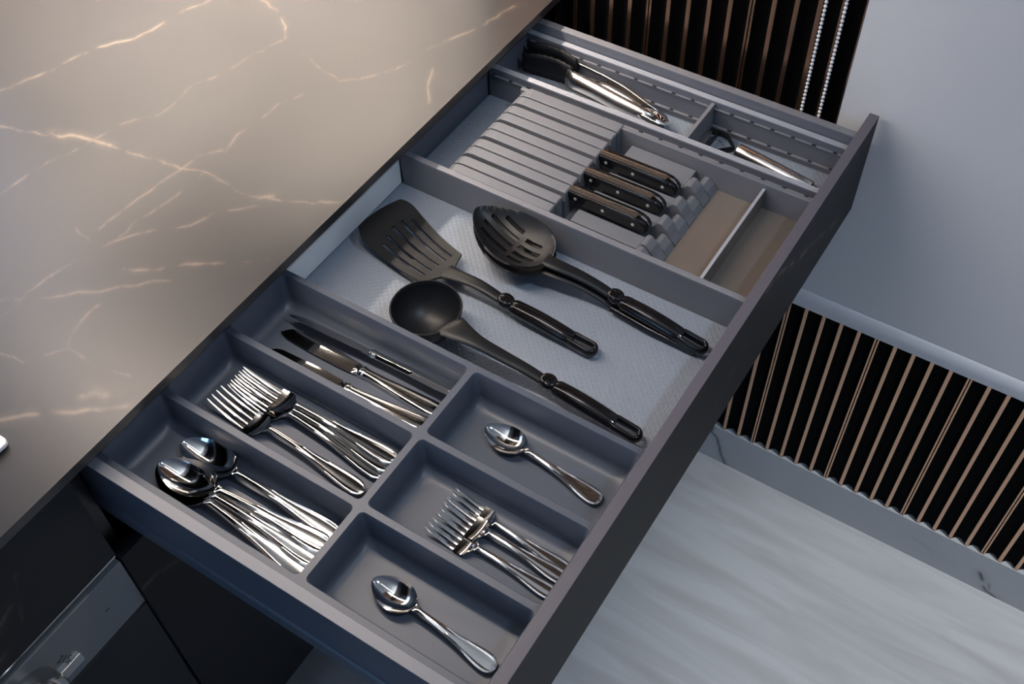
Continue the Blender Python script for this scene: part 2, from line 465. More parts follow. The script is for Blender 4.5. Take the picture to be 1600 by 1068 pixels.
# ================================================================== worktop and base units
COUNTER_VEINS = [
    ([(0.549, 1.107), (0.578, 1.098), (0.61, 1.084), (0.649, 1.077), (0.681, 1.062), (0.709, 1.042), (0.745, 1.035), (0.776, 1.031), (0.82, 1.017), (0.844, 1.011)], 0.00098, 0.80),
    ([(0.506, 1.058), (0.512, 1.031), (0.526, 0.993)], 0.00090, 0.70),
    ([(0.526, 0.993), (0.541, 0.964), (0.544, 0.945), (0.549, 0.921)], 0.00210, 0.95),
    ([(0.549, 0.921), (0.554, 0.881), (0.56, 0.845), (0.562, 0.825), (0.573, 0.796), (0.571, 0.771), (0.567, 0.744), (0.57, 0.725), (0.579, 0.704), (0.587, 0.682), (0.596, 0.662), (0.613, 0.637)], 0.00090, 0.75),
    ([(0.428, 0.969), (0.459, 0.965), (0.491, 0.962), (0.517, 0.951), (0.535, 0.947), (0.548, 0.945), (0.574, 0.94), (0.6, 0.927), (0.617, 0.912), (0.642, 0.91), (0.68, 0.914), (0.707, 0.901), (0.75, 0.893), (0.783, 0.884), (0.806, 0.877), (0.828, 0.895)], 0.00090, 0.60),
    ([(0.828, 0.896), (0.849, 0.927), (0.855, 0.959)], 0.00105, 0.45),
    ([(0.305, 0.827), (0.332, 0.828), (0.358, 0.828), (0.391, 0.822), (0.41, 0.817), (0.423, 0.813), (0.442, 0.806), (0.464, 0.792), (0.485, 0.772), (0.501, 0.753), (0.528, 0.744), (0.546, 0.726), (0.562, 0.711)], 0.00090, 0.65),
    ([(0.322, 0.846), (0.336, 0.826), (0.352, 0.804), (0.372, 0.785), (0.392, 0.76), (0.417, 0.735), (0.437, 0.71)], 0.00120, 0.60),
    ([(0.42, 0.766), (0.43, 0.748), (0.449, 0.727), (0.469, 0.701), (0.488, 0.674), (0.504, 0.656), (0.525, 0.637)], 0.00143, 0.85),
    ([(0.446, 0.833), (0.474, 0.832), (0.503, 0.831), (0.531, 0.828), (0.56, 0.823), (0.587, 0.822), (0.609, 0.805)], 0.00090, 0.65),
    ([(0.449, 0.806), (0.479, 0.807), (0.503, 0.802), (0.531, 0.798), (0.549, 0.798), (0.573, 0.796)], 0.00075, 0.55),
    ([(0.592, 0.796), (0.619, 0.802), (0.639, 0.808), (0.674, 0.803), (0.703, 0.803), (0.734, 0.79)], 0.00083, 0.50),
    ([(0.777, 0.767), (0.8, 0.742), (0.829, 0.723), (0.863, 0.712), (0.881, 0.712), (0.918, 0.697), (0.95, 0.683), (1.012, 0.669)], 0.00090, 0.70),
    ([(0.796, 0.838), (0.782, 0.795), (0.777, 0.767)], 0.00075, 0.35),
    ([(0.768, 0.634), (0.805, 0.655), (0.832, 0.675), (0.853, 0.684)], 0.00098, 0.60),
    ([(0.436, 0.871), (0.431, 0.847), (0.422, 0.814)], 0.00075, 0.50),
    ([(0.221, 0.73), (0.236, 0.715), (0.252, 0.695), (0.272, 0.669), (0.294, 0.64)], 0.00210, 0.85),
    ([(0.274, 0.791), (0.279, 0.764)], 0.00075, 0.50),
    ([(0.282, 0.683), (0.291, 0.676), (0.294, 0.663)], 0.00375, 0.60),
    ([(0.312, 0.719), (0.315, 0.692), (0.322, 0.663)], 0.00075, 0.35),
    ([(0.314, 0.74), (0.326, 0.748), (0.341, 0.753), (0.37, 0.755)], 0.00098, 0.50),
    ([(0.298, 0.751), (0.314, 0.74), (0.314, 0.716)], 0.00075, 0.40),
    ([(0.31, 0.833), (0.32, 0.827), (0.338, 0.823)], 0.00135, 0.60),
    ([(0.58, 0.705), (0.578, 0.713), (0.571, 0.717)], 0.00225, 0.60),
    ([(0.602, 0.656), (0.612, 0.637)], 0.00180, 0.50),
]
WT = thing('worktop', (0.0, 0.633, 0.005), 'dark satin stone worktop with fine gold veins above the open drawer', 'worktop')
gx0, gx1, gy0, gy1 = 0.10, XW, 0.633, 1.27
ln = []
for k, (p, wd, st) in enumerate(COUNTER_VEINS):
    q = wiggle(p, 0.0022, k, 0.010)
    ln.append(([(x - gx0, y - gy0) for x, y in q], wd, st))
P_, F_, v_ = veined_grid('top', (gx0, gy0, 0.017), (gx1 - gx0, 0, 0), (0, gy1 - gy0, 0), 600, 380, ln)
ex = MB()
ex.add([(-1.2, 0.633, 0.017), (gx0, 0.633, 0.017), (gx0, 1.27, 0.017), (-1.2, 1.27, 0.017)], [(0, 1, 2, 3)])
ex.add([(-1.2, 0.633, 0.005), (XW, 0.633, 0.005), (XW, 0.633, 0.017), (-1.2, 0.633, 0.017)], [(0, 1, 2, 3)])
ex.add([(-1.2, 0.633, 0.005), (XW, 0.633, 0.005), (XW, 1.27, 0.005), (-1.2, 1.27, 0.005)], [(3, 2, 1, 0)])
ex.add([(-1.2, 0.633, 0.005), (-1.2, 1.27, 0.005), (-1.2, 1.27, 0.017), (-1.2, 0.633, 0.017)], [(3, 2, 1, 0)])
mesh_np('slab', P_, F_, v_, ex, M['stone'], WT)

def noise_veined(name, org, U, V, nu, nv, seed, count):
    """small gold veins wandering over a black front"""
    rnd = random.Random(seed); L1 = np.linalg.norm(U); L2 = np.linalg.norm(V); ls = []
    for c in range(count):
        x = rnd.uniform(0, L1); y = rnd.uniform(0, L2); a = rnd.uniform(-0.9, 0.9); pts = []
        for k in range(rnd.randint(4, 9)):
            pts.append((x, y)); a += rnd.uniform(-0.5, 0.5); x += 0.022 * math.cos(a); y += 0.022 * math.sin(a)
        ls.append((pts, rnd.uniform(0.0009, 0.002), rnd.uniform(0.3, 0.7)))
    return veined_grid(name, org, U, V, nu, nv, ls)

BU = thing('base_cabinet', (0.645, 0.65, FL), 'black base cabinet with its wide cutlery drawer pulled out', 'cabinet')
cb = MB()
cb.box(0.2155, 0.2335, 0.668, 1.25, -0.735, 0.0); cb.box(1.0525, 1.0705, 0.668, 1.25, -0.735, 0.0)
cb.box(0.2335, 1.0525, 0.69, 1.25, -0.735, -0.72); cb.box(0.2335, 1.0525, 1.24, 1.25, -0.72, 0.0)
cb.box(0.2335, 1.0525, 0.69, 1.24, -0.175, -0.160)
cb.build('carcass', M['black'], BU)
P_, F_, v_ = noise_veined('f', (0.2185, 0.648, -0.733), (0.850, 0, 0), (0, 0, 0.563), 280, 190, 5, 16)
ex = MB().box(0.2185, 1.0685, 0.6481, 0.667, -0.733, -0.170)
mesh_np('drawer_front', P_, F_, v_, ex, M['stonefront'], BU)
MB().box(0.2185, 1.0685, 0.655, 0.667, -0.7345, -0.733).build('edge_strip', M['alu'], BU)
MB().box(0.2155, 1.0860, 0.72, 0.735, FL, -0.735).build('toe_kick', M['black'], BU)
MB().box(1.0715, 1.0860, 0.66, 0.672, -0.735, 0.0).build('filler_strip', M['black'], BU)

# neighbouring unit with a built-in oven
NU = thing('oven_cabinet', (-0.09, 0.65, FL), 'black cabinet surround with gold-veined panel around the built-in oven', 'cabinet')
nb = MB()
nb.box(-0.39, -0.372, 0.668, 1.25, -0.735, 0.0); nb.box(0.1965, 0.2135, 0.668, 1.25, -0.735, 0.0); nb.box(-0.372, 0.1965, 0.668, 1.25, -0.735, -0.72)
nb.build('carcass', M['black'], NU)
P_, F_, v_ = veined_grid('f', (-0.39, 0.648, -0.157), (0.605, 0, 0), (0, 0, 0.157), 300, 80,
    [([(0.42, 0.03), (0.445, 0.05), (0.47, 0.052), (0.50, 0.07)], 0.002, 0.6), ([(0.40, 0.005), (0.44, 0.014), (0.47, 0.022)], 0.003, 0.6), ([(0.50, 0.04), (0.52, 0.1)], 0.001, 0.3)])
mesh_np('upper_panel', P_, F_, v_, MB().box(-0.39, 0.215, 0.6481, 0.667, -0.157, 0.0), M['stonefront'], NU)
MB().box(-0.39, 0.2135, 0.72, 0.735, FL, -0.735).build('toe_kick', M['black'], NU)

OV = thing('built_in_oven', (-0.09, 0.66, -0.73), 'black built-in oven with grey control panel and round knob at lower left', 'oven')
MB().box(-0.372, 0.1960, 0.669, 1.2, -0.718, -0.17).build('body', M['dark'], OV)
MB().box(-0.39, 0.2155, 0.652, 0.667, -0.1655, -0.160).build('top_trim', M['steel2'], OV)
cp = MB().box(-0.39, 0.2155, 0.648, 0.667, -0.2640, -0.1725).build('control_panel', M['ovenglass'], OV, bevel=0.001)
MB().box(-0.39, 0.2155, 0.648, 0.667, -0.733, -0.2680).build('oven_door', M['black'], OV, bevel=0.002)
kn = MB().lathe([(0.030, 0.0), (0.031, -0.006), (0.031, -0.020), (0.029, -0.022)], (0.072, 0.648, -0.2185), n=40, axis=1, cap_top=True, cap_bot=True).build('knob', M['steel2'], OV, smooth=True, angle=40)
MB().lathe([(0.024, -0.022), (0.024, -0.036), (0.0225, -0.038)], (0.072, 0.648, -0.2185), n=40, axis=1, cap_top=True).build('knob_cap', M['steel'], kn, smooth=True, angle=40)
MB().box(0.103, 0.1305, 0.6440, 0.649, -0.2460, -0.2300).build('push_button', M['steel2'], OV, bevel=0.0008)
MB().box(0.1746, 0.1803, 0.6476, 0.6481, -0.2186, -0.2172).build('indicator_mark', M['print'], OV)
tc_ = bpy.data.curves.new('panel_digits', 'FONT'); tc_.body = '215'; tc_.size = 0.013; tc_.align_x = 'CENTER'; tc_.extrude = 0.0001
tmp = bpy.data.objects.new('tmp_text', tc_); COL.objects.link(tmp)
me_ = bpy.data.meshes.new_from_object(tmp.evaluated_get(bpy.context.evaluated_depsgraph_get()))
bpy.data.objects.remove(tmp); bpy.data.curves.remove(tc_); me_.name = 'panel_digits'
to = bpy.data.objects.new('panel_digits', me_); COL.objects.link(to); to.parent = OV
to.location = (0.112 + 0.09, 0.6476 - 0.66, -0.223 + 0.73); to.rotation_euler = (math.radians(90), math.radians(62), 0)
me_.materials.clear(); me_.materials.append(M['print'])

# pale object lying on the worktop at the left edge of the picture
PH = thing('mobile_phone', (0.17, 0.735, 0.017), 'white slab-like phone lying on the worktop, only its rounded corner in view', 'phone')
def rrect(x0, x1, y0, y1, r, n=6):
    out = []
    for cx, cy, a0 in ((x1 - r, y1 - r, 0), (x0 + r, y1 - r, 90), (x0 + r, y0 + r, 180), (x1 - r, y0 + r, 270)):
        for k in range(n + 1):
            a = math.radians(a0 + 90 * k / n); out.append((cx + r * math.cos(a), cy + r * math.sin(a)))
    return out
MB().prism(rrect(0.136, 0.2075, 0.6985, 0.845, 0.006), 2, 0.0195, 0.0245).build('phone_case', M['phone'], PH, bevel=0.001)
MB().prism(rrect(0.139, 0.2045, 0.7015, 0.842, 0.005), 2, 0.017, 0.0195).build('phone_back', M['dark'], PH)

# wall cabinet over the worktop (above the picture) that carries the LED strips
WC = thing('wall_cabinet', (0.3, 1.27, 0.61), 'dark wall cabinet above the worktop with LED strips underneath', 'cabinet')
MB().box(-1.2, XW, 0.76, 1.27, 0.61, 1.35).build('body', M['black'], WC, bevel=0.001)

# ================================================================== the open drawer
FRONT_VEINS = [
    ([(0.757, -0.01), (0.772, -0.009), (0.802, -0.017), (0.858, -0.052), (0.897, -0.064), (0.952, -0.091), (1.012, -0.12)], 0.00176, 0.90),
    ([(0.896, -0.091), (0.918, -0.101), (0.931, -0.107)], 0.00096, 0.40),
    ([(0.722, -0.053), (0.712, -0.077), (0.692, -0.077), (0.667, -0.099), (0.657, -0.105), (0.642, -0.113), (0.641, -0.133)], 0.0012, 0.7),
]
DR = bpy.data.objects.new('drawer', None); COL.objects.link(DR); DR.parent = BU; DR.empty_display_size = 0.02
DR['o'] = (0.643, 0.43, -0.142); DR['label'] = 'wide pulled-out drawer with anthracite sides and black gold-veined front'
DR.location = Vector(DR['o']) - Vector(BU['o'])
ln = []
for k, (p, wd, st) in enumerate(FRONT_VEINS):
    q = wiggle(p, 0.0016, 40 + k, 0.010); ln.append(([(x - 0.2175, z + 0.150) for x, z in q], wd, st))
P_, F_, v_ = veined_grid('f', (0.2175, 0.1985, -0.150), (0.8505, 0, 0), (0, 0, 0.1495), 430, 76, ln)
mesh_np('front_panel', P_, F_, v_, MB().box(0.2175, 1.0680, 0.1986, 0.2100, -0.150, -0.0012), M['stonefront'], DR)
MB().box(0.2173, 1.0682, 0.1984, 0.2101, -0.0012, 0.0).build('lit_top_edge', M['edge'], DR, bevel=0.0004)  # overhead light on the front's top edge, put in as a paler strip
# sides: hollow metal profiles with a lighter top band
def yprism(mb, prof, y0, y1):
    n = len(prof)
    return mb.add([(x, y, z) for y in (y0, y1) for x, z in prof], [tuple(range(n)), tuple(range(2 * n - 1, n - 1, -1))] + [(i, n + i, n + (i + 1) % n, (i + 1) % n) for i in range(n)])
yprism(MB(), [(0.2375, -0.0170), (0.2375, -0.088), (0.2350, -0.090), (0.2350, -0.110), (0.2495, -0.110), (0.2495, -0.0215), (0.2485, -0.0170)], 0.2102, 0.675).build('side_panel', M['rail'], DR, bevel=0.0006)
yprism(MB(), [(0.2375, -0.0170), (0.2485, -0.0170), (0.2485, -0.0158), (0.2375, -0.0158)], 0.2102, 0.675).build('side_cap', M['railtop'], DR, bevel=0.0004)
yprism(MB(), [(1.0480, -0.0170), (1.0480, -0.088), (1.0505, -0.090), (1.0505, -0.110), (1.0370, -0.110), (1.0370, -0.030), (1.0375, -0.0170)], 0.2102, 0.675).build('side_panel', M['rail'], DR, bevel=0.0006)
yprism(MB(), [(1.0480, -0.0170), (1.0375, -0.0170), (1.0375, -0.0158), (1.0480, -0.0158)], 0.2102, 0.675).build('side_cap', M['railtop'], DR, bevel=0.0004)
MB().box(0.2495, 1.0370, 0.2102, 0.675, -0.092, -0.078).build('drawer_bottom', M['rail'], DR)
MB().box(0.2495, 1.0370, 0.6680, 0.6750, -0.078, -0.018).build('back_panel', M['rail'], DR)
MB().box(0.5345, 0.7470, 0.6645, 0.6679, -0.0745, -0.014).build('back_plate', M['white'], DR)

LN = MB().box(0.2500, 1.0365, 0.2106, 0.6640, -0.0778, -0.0750).build('drawer_liner', M['mat'], origin=(0.64, 0.44, -0.0778))
tag(LN, 'grey dotted anti-slip liner on the bottom of the open drawer', 'liner')

# ================================================================== cutlery tray (six rounded pockets)
TZ = -0.025; TF = -0.069
def ring(x0, x1, y0, y1, r, z, n=6):
    return [(x, y, z) for x, y in rrect(x0, x1, y0, y1, r, n)]
def pocket(mb, cell, comp):
    X0, X1, Y0_, Y1 = cell; x0, x1, y0, y1 = comp; n = 6; r = 0.0055
    inner = ring(x0, x1, y0, y1, r, TZ, n)
    corners = ((X1, Y1), (X0, Y1), (X0, Y0_), (X1, Y0_))
    outer = []
    for q, (cx, cy) in enumerate(corners):
        sx = 1 if cx > (x0 + x1) / 2 else -1; sy = 1 if cy > (y0 + y1) / 2 else -1
        icx = (x1 - r) if sx > 0 else (x0 + r); icy = (y1 - r) if sy > 0 else (y0 + r)
        for k in range(n + 1):
            px, py, _ = inner[q * (n + 1) + k]
            dx, dy = px - icx, py - icy
            wx, wy = abs(cx - icx), abs(cy - icy)
            if abs(dx) / wx >= abs(dy) / wy: t = wx / max(abs(dx), 1e-9)
            else: t = wy / max(abs(dy), 1e-9)
            outer.append((icx + dx * t, icy + dy * t, TZ))
        m = q * (n + 1) + n // 2
        outer[m] = (cx, cy, TZ)
    rings = [outer, inner]
    depth = TZ - TF; fr = 0.0115
    rings.append(ring(x0 + 0.0008, x1 - 0.0008, y0 + 0.0008, y1 - 0.0008, r, TZ - 0.0012, n))
    rings.append(ring(x0 + 0.0030, x1 - 0.0030, y0 + 0.0034, y1 - 0.0034, r + 0.001, TF + fr, n))
    for k in range(1, 6):
        a = math.radians(18 * k)
        ins = 0.0030 + fr * (1 - math.cos(a)); 
        rings.append(ring(x0 + ins, x1 - ins, y0 + ins + 0.0004, y1 - ins - 0.0004, r + 0.001 + fr * 0.8 * (1 - math.cos(a)), TF + fr * (1 - math.sin(a)), n))
    N = len(inner); base = []
    vs_ = [p for rg in rings for p in rg]
    fs = [(i * N + k, i * N + (k + 1) % N, (i + 1) * N + (k + 1) % N, (i + 1) * N + k) for i in range(len(rings) - 1) for k in range(N)]
    fs.append(tuple(range((len(rings) - 1) * N, len(rings) * N)))
    mb.add(vs_, fs)
TX = [(0.2500, 0.3425, 0.2570, 0.3392), (0.3425, 0.4355, 0.3460, 0.4320), (0.4355, 0.5320, 0.4390, 0.5255)]
TY = [(0.2115, 0.4082, 0.2170, 0.4048), (0.4082, 0.6620, 0.4118, 0.6565)]
tm = MB()
for cx0, cx1, x0, x1 in TX:
    for cy0, cy1, y0, y1 in TY:
        pocket(tm, (cx0, cx1, cy0, cy1), (x0, x1, y0, y1))
a_, b_, c_, d_ = 0.2500, 0.5320, 0.2115, 0.6620
tm.add([(a_, c_, TZ), (b_, c_, TZ), (b_, d_, TZ), (a_, d_, TZ), (a_, c_, -0.0748), (b_, c_, -0.0748), (b_, d_, -0.0748), (a_, d_, -0.0748)],
       [(0, 1, 5, 4), (1, 2, 6, 5), (2, 3, 7, 6), (3, 0, 4, 7), (4, 5, 6, 7)])
CT = tm.build('cutlery_tray', M['tray'], smooth=True, angle=40, origin=(0.391, 0.437, -0.0748))
tag(CT, 'dark grey cutlery tray with six rounded compartments in the near half of the drawer', 'tray')

# ================================================================== knife holder
KH = thing('knife_holder', (0.84, 0.41, -0.0748), 'grey slatted knife holder with handle rests and brown side tray in the drawer', 'knife holder')
body = MB()
body.box(0.7470, 0.7545, 0.2112, 0.6615, -0.0748, -0.0265)         # long near wall
body.box(0.7545, 0.9275, 0.2112, 0.603, -0.0748, -0.0655)          # floor
body.box(0.9215, 0.9275, 0.2112, 0.603, -0.0655, -0.0265)          # far wall
body.box(0.7545, 0.9215, 0.2112, 0.2170, -0.0655, -0.0265)         # end wall by the drawer front
body.build('body', M['block'], KH, bevel=0.0008)
yprism(MB(), [(0.7470, -0.0265), (0.7545, -0.0265), (0.7545, -0.0250), (0.7470, -0.0250)], 0.2112, 0.6615).build('wall_cap', M['railtop'], KH, bevel=0.0004)
P0 = 0.769; PT = 0.01775
edges = [0.7550] + [P0 + k * PT for k in range(9)] + [0.9275]
for k in range(10):
    hw0 = 0.0012 if k % 2 == 1 else 0.0030                      # gap on the near side: slots alternate narrow and wide
    hw1 = 0.0030 if k % 2 == 1 else 0.0012
    x0 = edges[k] + (0.0 if k == 0 else hw0); x1 = edges[k + 1] - (0.0 if k == 9 else hw1)
    prof = [(0.4585, -0.0655), (0.4585, -0.0262), (0.4600, -0.0250), (0.585, -0.0250), (0.593, -0.0262), (0.599, -0.0300), (0.603, -0.0370), (0.603, -0.0655)]
    MB().add([(x, y, z) for x in (x0, x1) for y, z in prof],
             [tuple(range(8)), tuple(range(15, 7, -1))] + [(i, 8 + i, 8 + (i + 1) % 8, (i + 1) % 8) for i in range(8)]).build('slat', M['block'], KH, bevel=0.0007)
# handle rests: ridges between the handles, and a row of wedge-shaped teeth
def rest(x0, x1, z):
    MB().box(x0, x1, 0.3560, 0.4420, -0.0655, z).build('handle_rest', M['block'], KH, bevel=0.0007)
for x0, x1, z in ((0.7560, 0.7700, -0.0445), (0.7730, 0.7935, -0.0445), (0.8125, 0.8300, -0.0445), (0.8485, 0.8660, -0.0445), (0.8850, 0.9200, -0.0440)):
    rest(x0, x1, z)
def tooth(x0, x1, zt, yb):
    prof = [(yb, -0.0655), (yb, zt - 0.006), (yb - 0.004, zt), (yb - 0.009, zt), (yb - 0.016, zt - 0.006), (yb - 0.022, zt - 0.015), (0.3275, -0.0610), (0.3275, -0.0655)]
    prof = [(y, min(z, zt)) for y, z in prof]
    MB().add([(x, y, z) for x in (x0, x1) for y, z in prof],
             [tuple(range(8)), tuple(range(15, 7, -1))] + [(i, 8 + i, 8 + (i + 1) % 8, (i + 1) % 8) for i in range(8)]).build('tooth', M['block'], KH, bevel=0.0006)
for k, xc in enumerate((0.7640, 0.7840, 0.8215, 0.8570, 0.8930)):
    tooth(xc - 0.0075 + (0.002 if k == 0 else 0), xc + 0.0095, -0.0380, 0.3560)
for xc in (0.8025, 0.8385, 0.8745, 0.9120):
    tooth(xc - 0.0090, xc + 0.0090, -0.0480, 0.3480)
MB().box(0.7546, 0.9214, 0.2172, 0.3270, -0.0655, -0.0620).build('side_tray', M['beige'], KH)
MB().box(0.7546, 0.9214, 0.2700, 0.2735, -0.0620, -0.0340).build('tray_divider', M['beige'], KH, bevel=0.0005)
MB().box(0.7546, 0.9214, 0.2700, 0.2735, -0.0340, -0.0330).build('divider_cap', M['alu'], KH)

# ================================================================== aluminium organiser at the far end
OG = thing('drawer_organiser', (0.987, 0.44, -0.0748), 'narrow grey organiser box with perforated rails at the far end of the drawer', 'organiser')
def organiser_wall(x0, x1, inner):
    s_ = 1 if inner > 0 else -1
    MB().box(x0, x1, 0.2110, 0.6600, -0.0748, -0.0300).build('side_wall', M['rail'], OG, bevel=0.0005)
    wx = x0 - 0.0012 if s_ < 0 else x1 + 0.0012
    cap = MB()
    for k in range(3):
        a = min(x0, x1) + 0.0002 + k * (x1 - x0 - 0.0004) / 3
        cap.box(a, a + (x1 - x0 - 0.0004) / 3 - 0.0006, 0.2110, 0.6600, -0.0300, -0.0284)
    cap.build('ribbed_rim', M['alu'], OG, bevel=0.0003)
organiser_wall(0.9420, 0.9505, 1); organiser_wall(1.0275, 1.0360, -1)
def perforated_rail(x0, x1, z0, z1, dark_x, top):
    MB().box(x0, x1, 0.2110, 0.6600, z0, z1).build('perforated_rail', M['railtop'], OG, bevel=0.0003)
    sl = MB(); y = 0.225
    while y < 0.655:
        sl.box(dark_x - 0.0012, dark_x + 0.0012, y, y + 0.0052, z1 - 0.0004, z1 + 0.0003); y += 0.0268
    sl.build('slot_row', M['dark'], OG)['kind'] = 'stuff'
perforated_rail(1.0255, 1.0275, -0.0405, -0.0385, 1.0263, 0)
perforated_rail(1.0245, 1.0275, -0.0665, -0.0640, 1.0257, 0)
perforated_rail(0.9395, 0.9420, -0.0405, -0.0385, 0.9405, 0)
perforated_rail(0.9505, 0.9530, -0.0665, -0.0640, 0.9520, 0)
MB().box(0.9505, 1.0275, 0.3855, 0.3905, -0.0746, -0.0320).build('cross_divider', M['railtop'], OG, bevel=0.0005)
MB().box(0.9420, 1.0360, 0.6600, 0.6636, -0.0748, -0.0320).build('end_wall', M['rail'], OG)

# ================================================================== lofted cutlery
def catmull(keys, n):
    K = np.array(keys, float); m = len(K); out = []
    ts = np.linspace(0, m - 1, n)
    for t in ts:
        i = min(int(t), m - 2); f = t - i
        p0 = K[max(i - 1, 0)]; p1 = K[i]; p2 = K[i + 1]; p3 = K[min(i + 2, m - 1)]
        q = 0.5 * ((2 * p1) + (-p0 + p2) * f + (2 * p0 - 5 * p1 + 4 * p2 - p3) * f * f + (-p0 + 3 * p1 - 3 * p2 + p3) * f ** 3)
        out.append(q)
    return np.array(out)
def loft(mb, rows, nv=11, yoff=None):
    """rows: (x, half width, z of the edges, bowl depth, rim height, thickness): a closed shell, cutlery local axes"""
    vs_ = []; n = len(rows)
    for x, hw, zc, bowl, rim, th in rows:
        hw = max(hw, 0.0003); th = max(th, 0.0004)
        top = []; bot = []
        for j in range(nv):
            v = 2 * j / (nv - 1) - 1
            z = zc - bowl * (1 - v * v)
            zr = z + rim * math.exp(-((abs(v) - 0.84) / 0.13) ** 2)
            top.append((x, v * hw, zr)); bot.append((x, v * hw * 0.97, z - th))
        vs_ += top + bot[::-1]
    m = 2 * nv
    fs = [(i * m + k, i * m + (k + 1) % m, (i + 1) * m + (k + 1) % m, (i + 1) * m + k) for i in range(n - 1) for k in range(m)]
    fs.append(tuple(range(m))[::-1]); fs.append(tuple(range((n - 1) * m, n * m)))
    return mb.add(vs_, fs)
def scale_rows(rows, s, sy=1.0):
    return [(x * s, hw * s * sy, zc * s, b * s, r * s, t * (0.5 + 0.5 * s)) for x, hw, zc, b, r, t in rows]

HANDLE = [(0.0000, 0.0012, 0.0045, -0.0006, 0.0000, 0.0014), (0.0012, 0.0048, 0.0047, -0.0005, 0.0002, 0.0016), (0.0040, 0.0075, 0.0050, -0.0005, 0.0005, 0.0018),
          (0.0090, 0.0090, 0.0054, -0.0005, 0.0008, 0.0020), (0.0180, 0.0088, 0.0062, -0.0006, 0.0008, 0.0020), (0.0300, 0.0070, 0.0076, -0.0006, 0.0008, 0.0022),
          (0.0450, 0.0047, 0.0096, -0.0005, 0.0008, 0.0024), (0.0600, 0.0034, 0.0112, -0.0012, 0.0004, 0.0026), (0.0750, 0.0028, 0.0124, -0.0010, 0.0002, 0.0028), (0.0860, 0.0027, 0.0127, -0.0008, 0.0, 0.0028)]
def spoon_rows():
    hd = catmull(HANDLE + [(0.0915, 0.0034, 0.0124, 0.0002, 0, 0.0022)], 44)
    bl = []
    a, b = 0.0915, 0.1410
    for k in range(26):
        t = k / 25; u = 0.5 - 0.5 * math.cos(math.pi * t)
        x = a + (b - a) * u
        hw = 0.0162 * (math.sin(math.pi * min(1, u ** 0.86)) ** 0.55) if 0 < u < 1 else 0.0
        hw = max(hw, 0.0034 * (1 - u * 5) if u < 0.2 else 0.0004)
        dep = 0.0072 * (math.sin(math.pi * u ** 0.95) ** 0.75) if 0 < u < 1 else 0.0
        zc = 0.0124 - 0.0022 * u - 0.0014 * math.sin(math.pi * u)
        bl.append((x, hw, zc, dep, 0.0, 0.0013))
    return [tuple(r) for r in hd], bl

def root_empty(name):
    o = bpy.data.objects.new(name, None); COL.objects.link(o); o.empty_display_size = 0.02; o['o'] = (0.0, 0.0, 0.0)
    return o
def make_spoon(s, sy):
    h, b = spoon_rows()
    r = root_empty('spoon')
    loft(MB(), scale_rows(b, s, sy), 17).build('bowl', M['steel'], r, smooth=True, angle=60)
    loft(MB(), scale_rows(h, s, sy), 13).build('handle', M['steel'], r, smooth=True, angle=60)
    return r
def make_fork(s, sy, n_t=4):
    """dinner fork, 0.2 m at scale 1"""
    r = root_empty('fork')
    hk = [(x * 1.42, hw * 0.98, zc * 1.15 + 0.0005, bo, ri, th) for x, hw, zc, bo, ri, th in HANDLE]
    hk += [(0.1245, 0.0036, 0.0135, -0.0004, 0, 0.0026)]
    loft(MB(), scale_rows([tuple(q) for q in catmull(hk, 44)], s, sy), 13).build('handle', M['steel'], r, smooth=True, angle=60)
    hd = [(0.1245, 0.0036, 0.0135, -0.0004, 0, 0.0026), (0.1285, 0.0058, 0.0118, 0.0004, 0, 0.0022), (0.1325, 0.0104, 0.0092, 0.0012, 0, 0.0019), (0.1370, 0.0134, 0.0064, 0.0016, 0, 0.0017), (0.1440, 0.0140, 0.0044, 0.0014, 0, 0.0016), (0.1530, 0.0140, 0.0039, 0.0012, 0, 0.0016)]
    loft(MB(), scale_rows([tuple(q) for q in catmull(hd, 20)], s, sy), 13).build('head', M['steel'], r, smooth=True, angle=60)
    for k in range(n_t):
        c = (k - (n_t - 1) / 2) * (0.0280 / n_t)
        bow = 0.0012 * (1 - (c / 0.0140) ** 2)
        rows = []
        for i in range(12):
            t = i / 11
            rows.append((0.1522 + 0.0478 * t, (0.0027 - 0.0013 * t) if i < 11 else 0.0005, 0.0039 - bow * (1 - t) - 0.0002 + 0.0125 * t ** 1.6, -0.0003, 0, 0.0017 - 0.0005 * t))
        mb = loft(MB(), scale_rows(rows, s, sy), 5)
        mb.v = [(x, y + c * s * sy * (1 - 0.05 * (x / s - 0.150) / 0.050), z) for x, y, z in mb.v]
        mb.build('tine', M['steel'], r, smooth=True, angle=50)
    return r
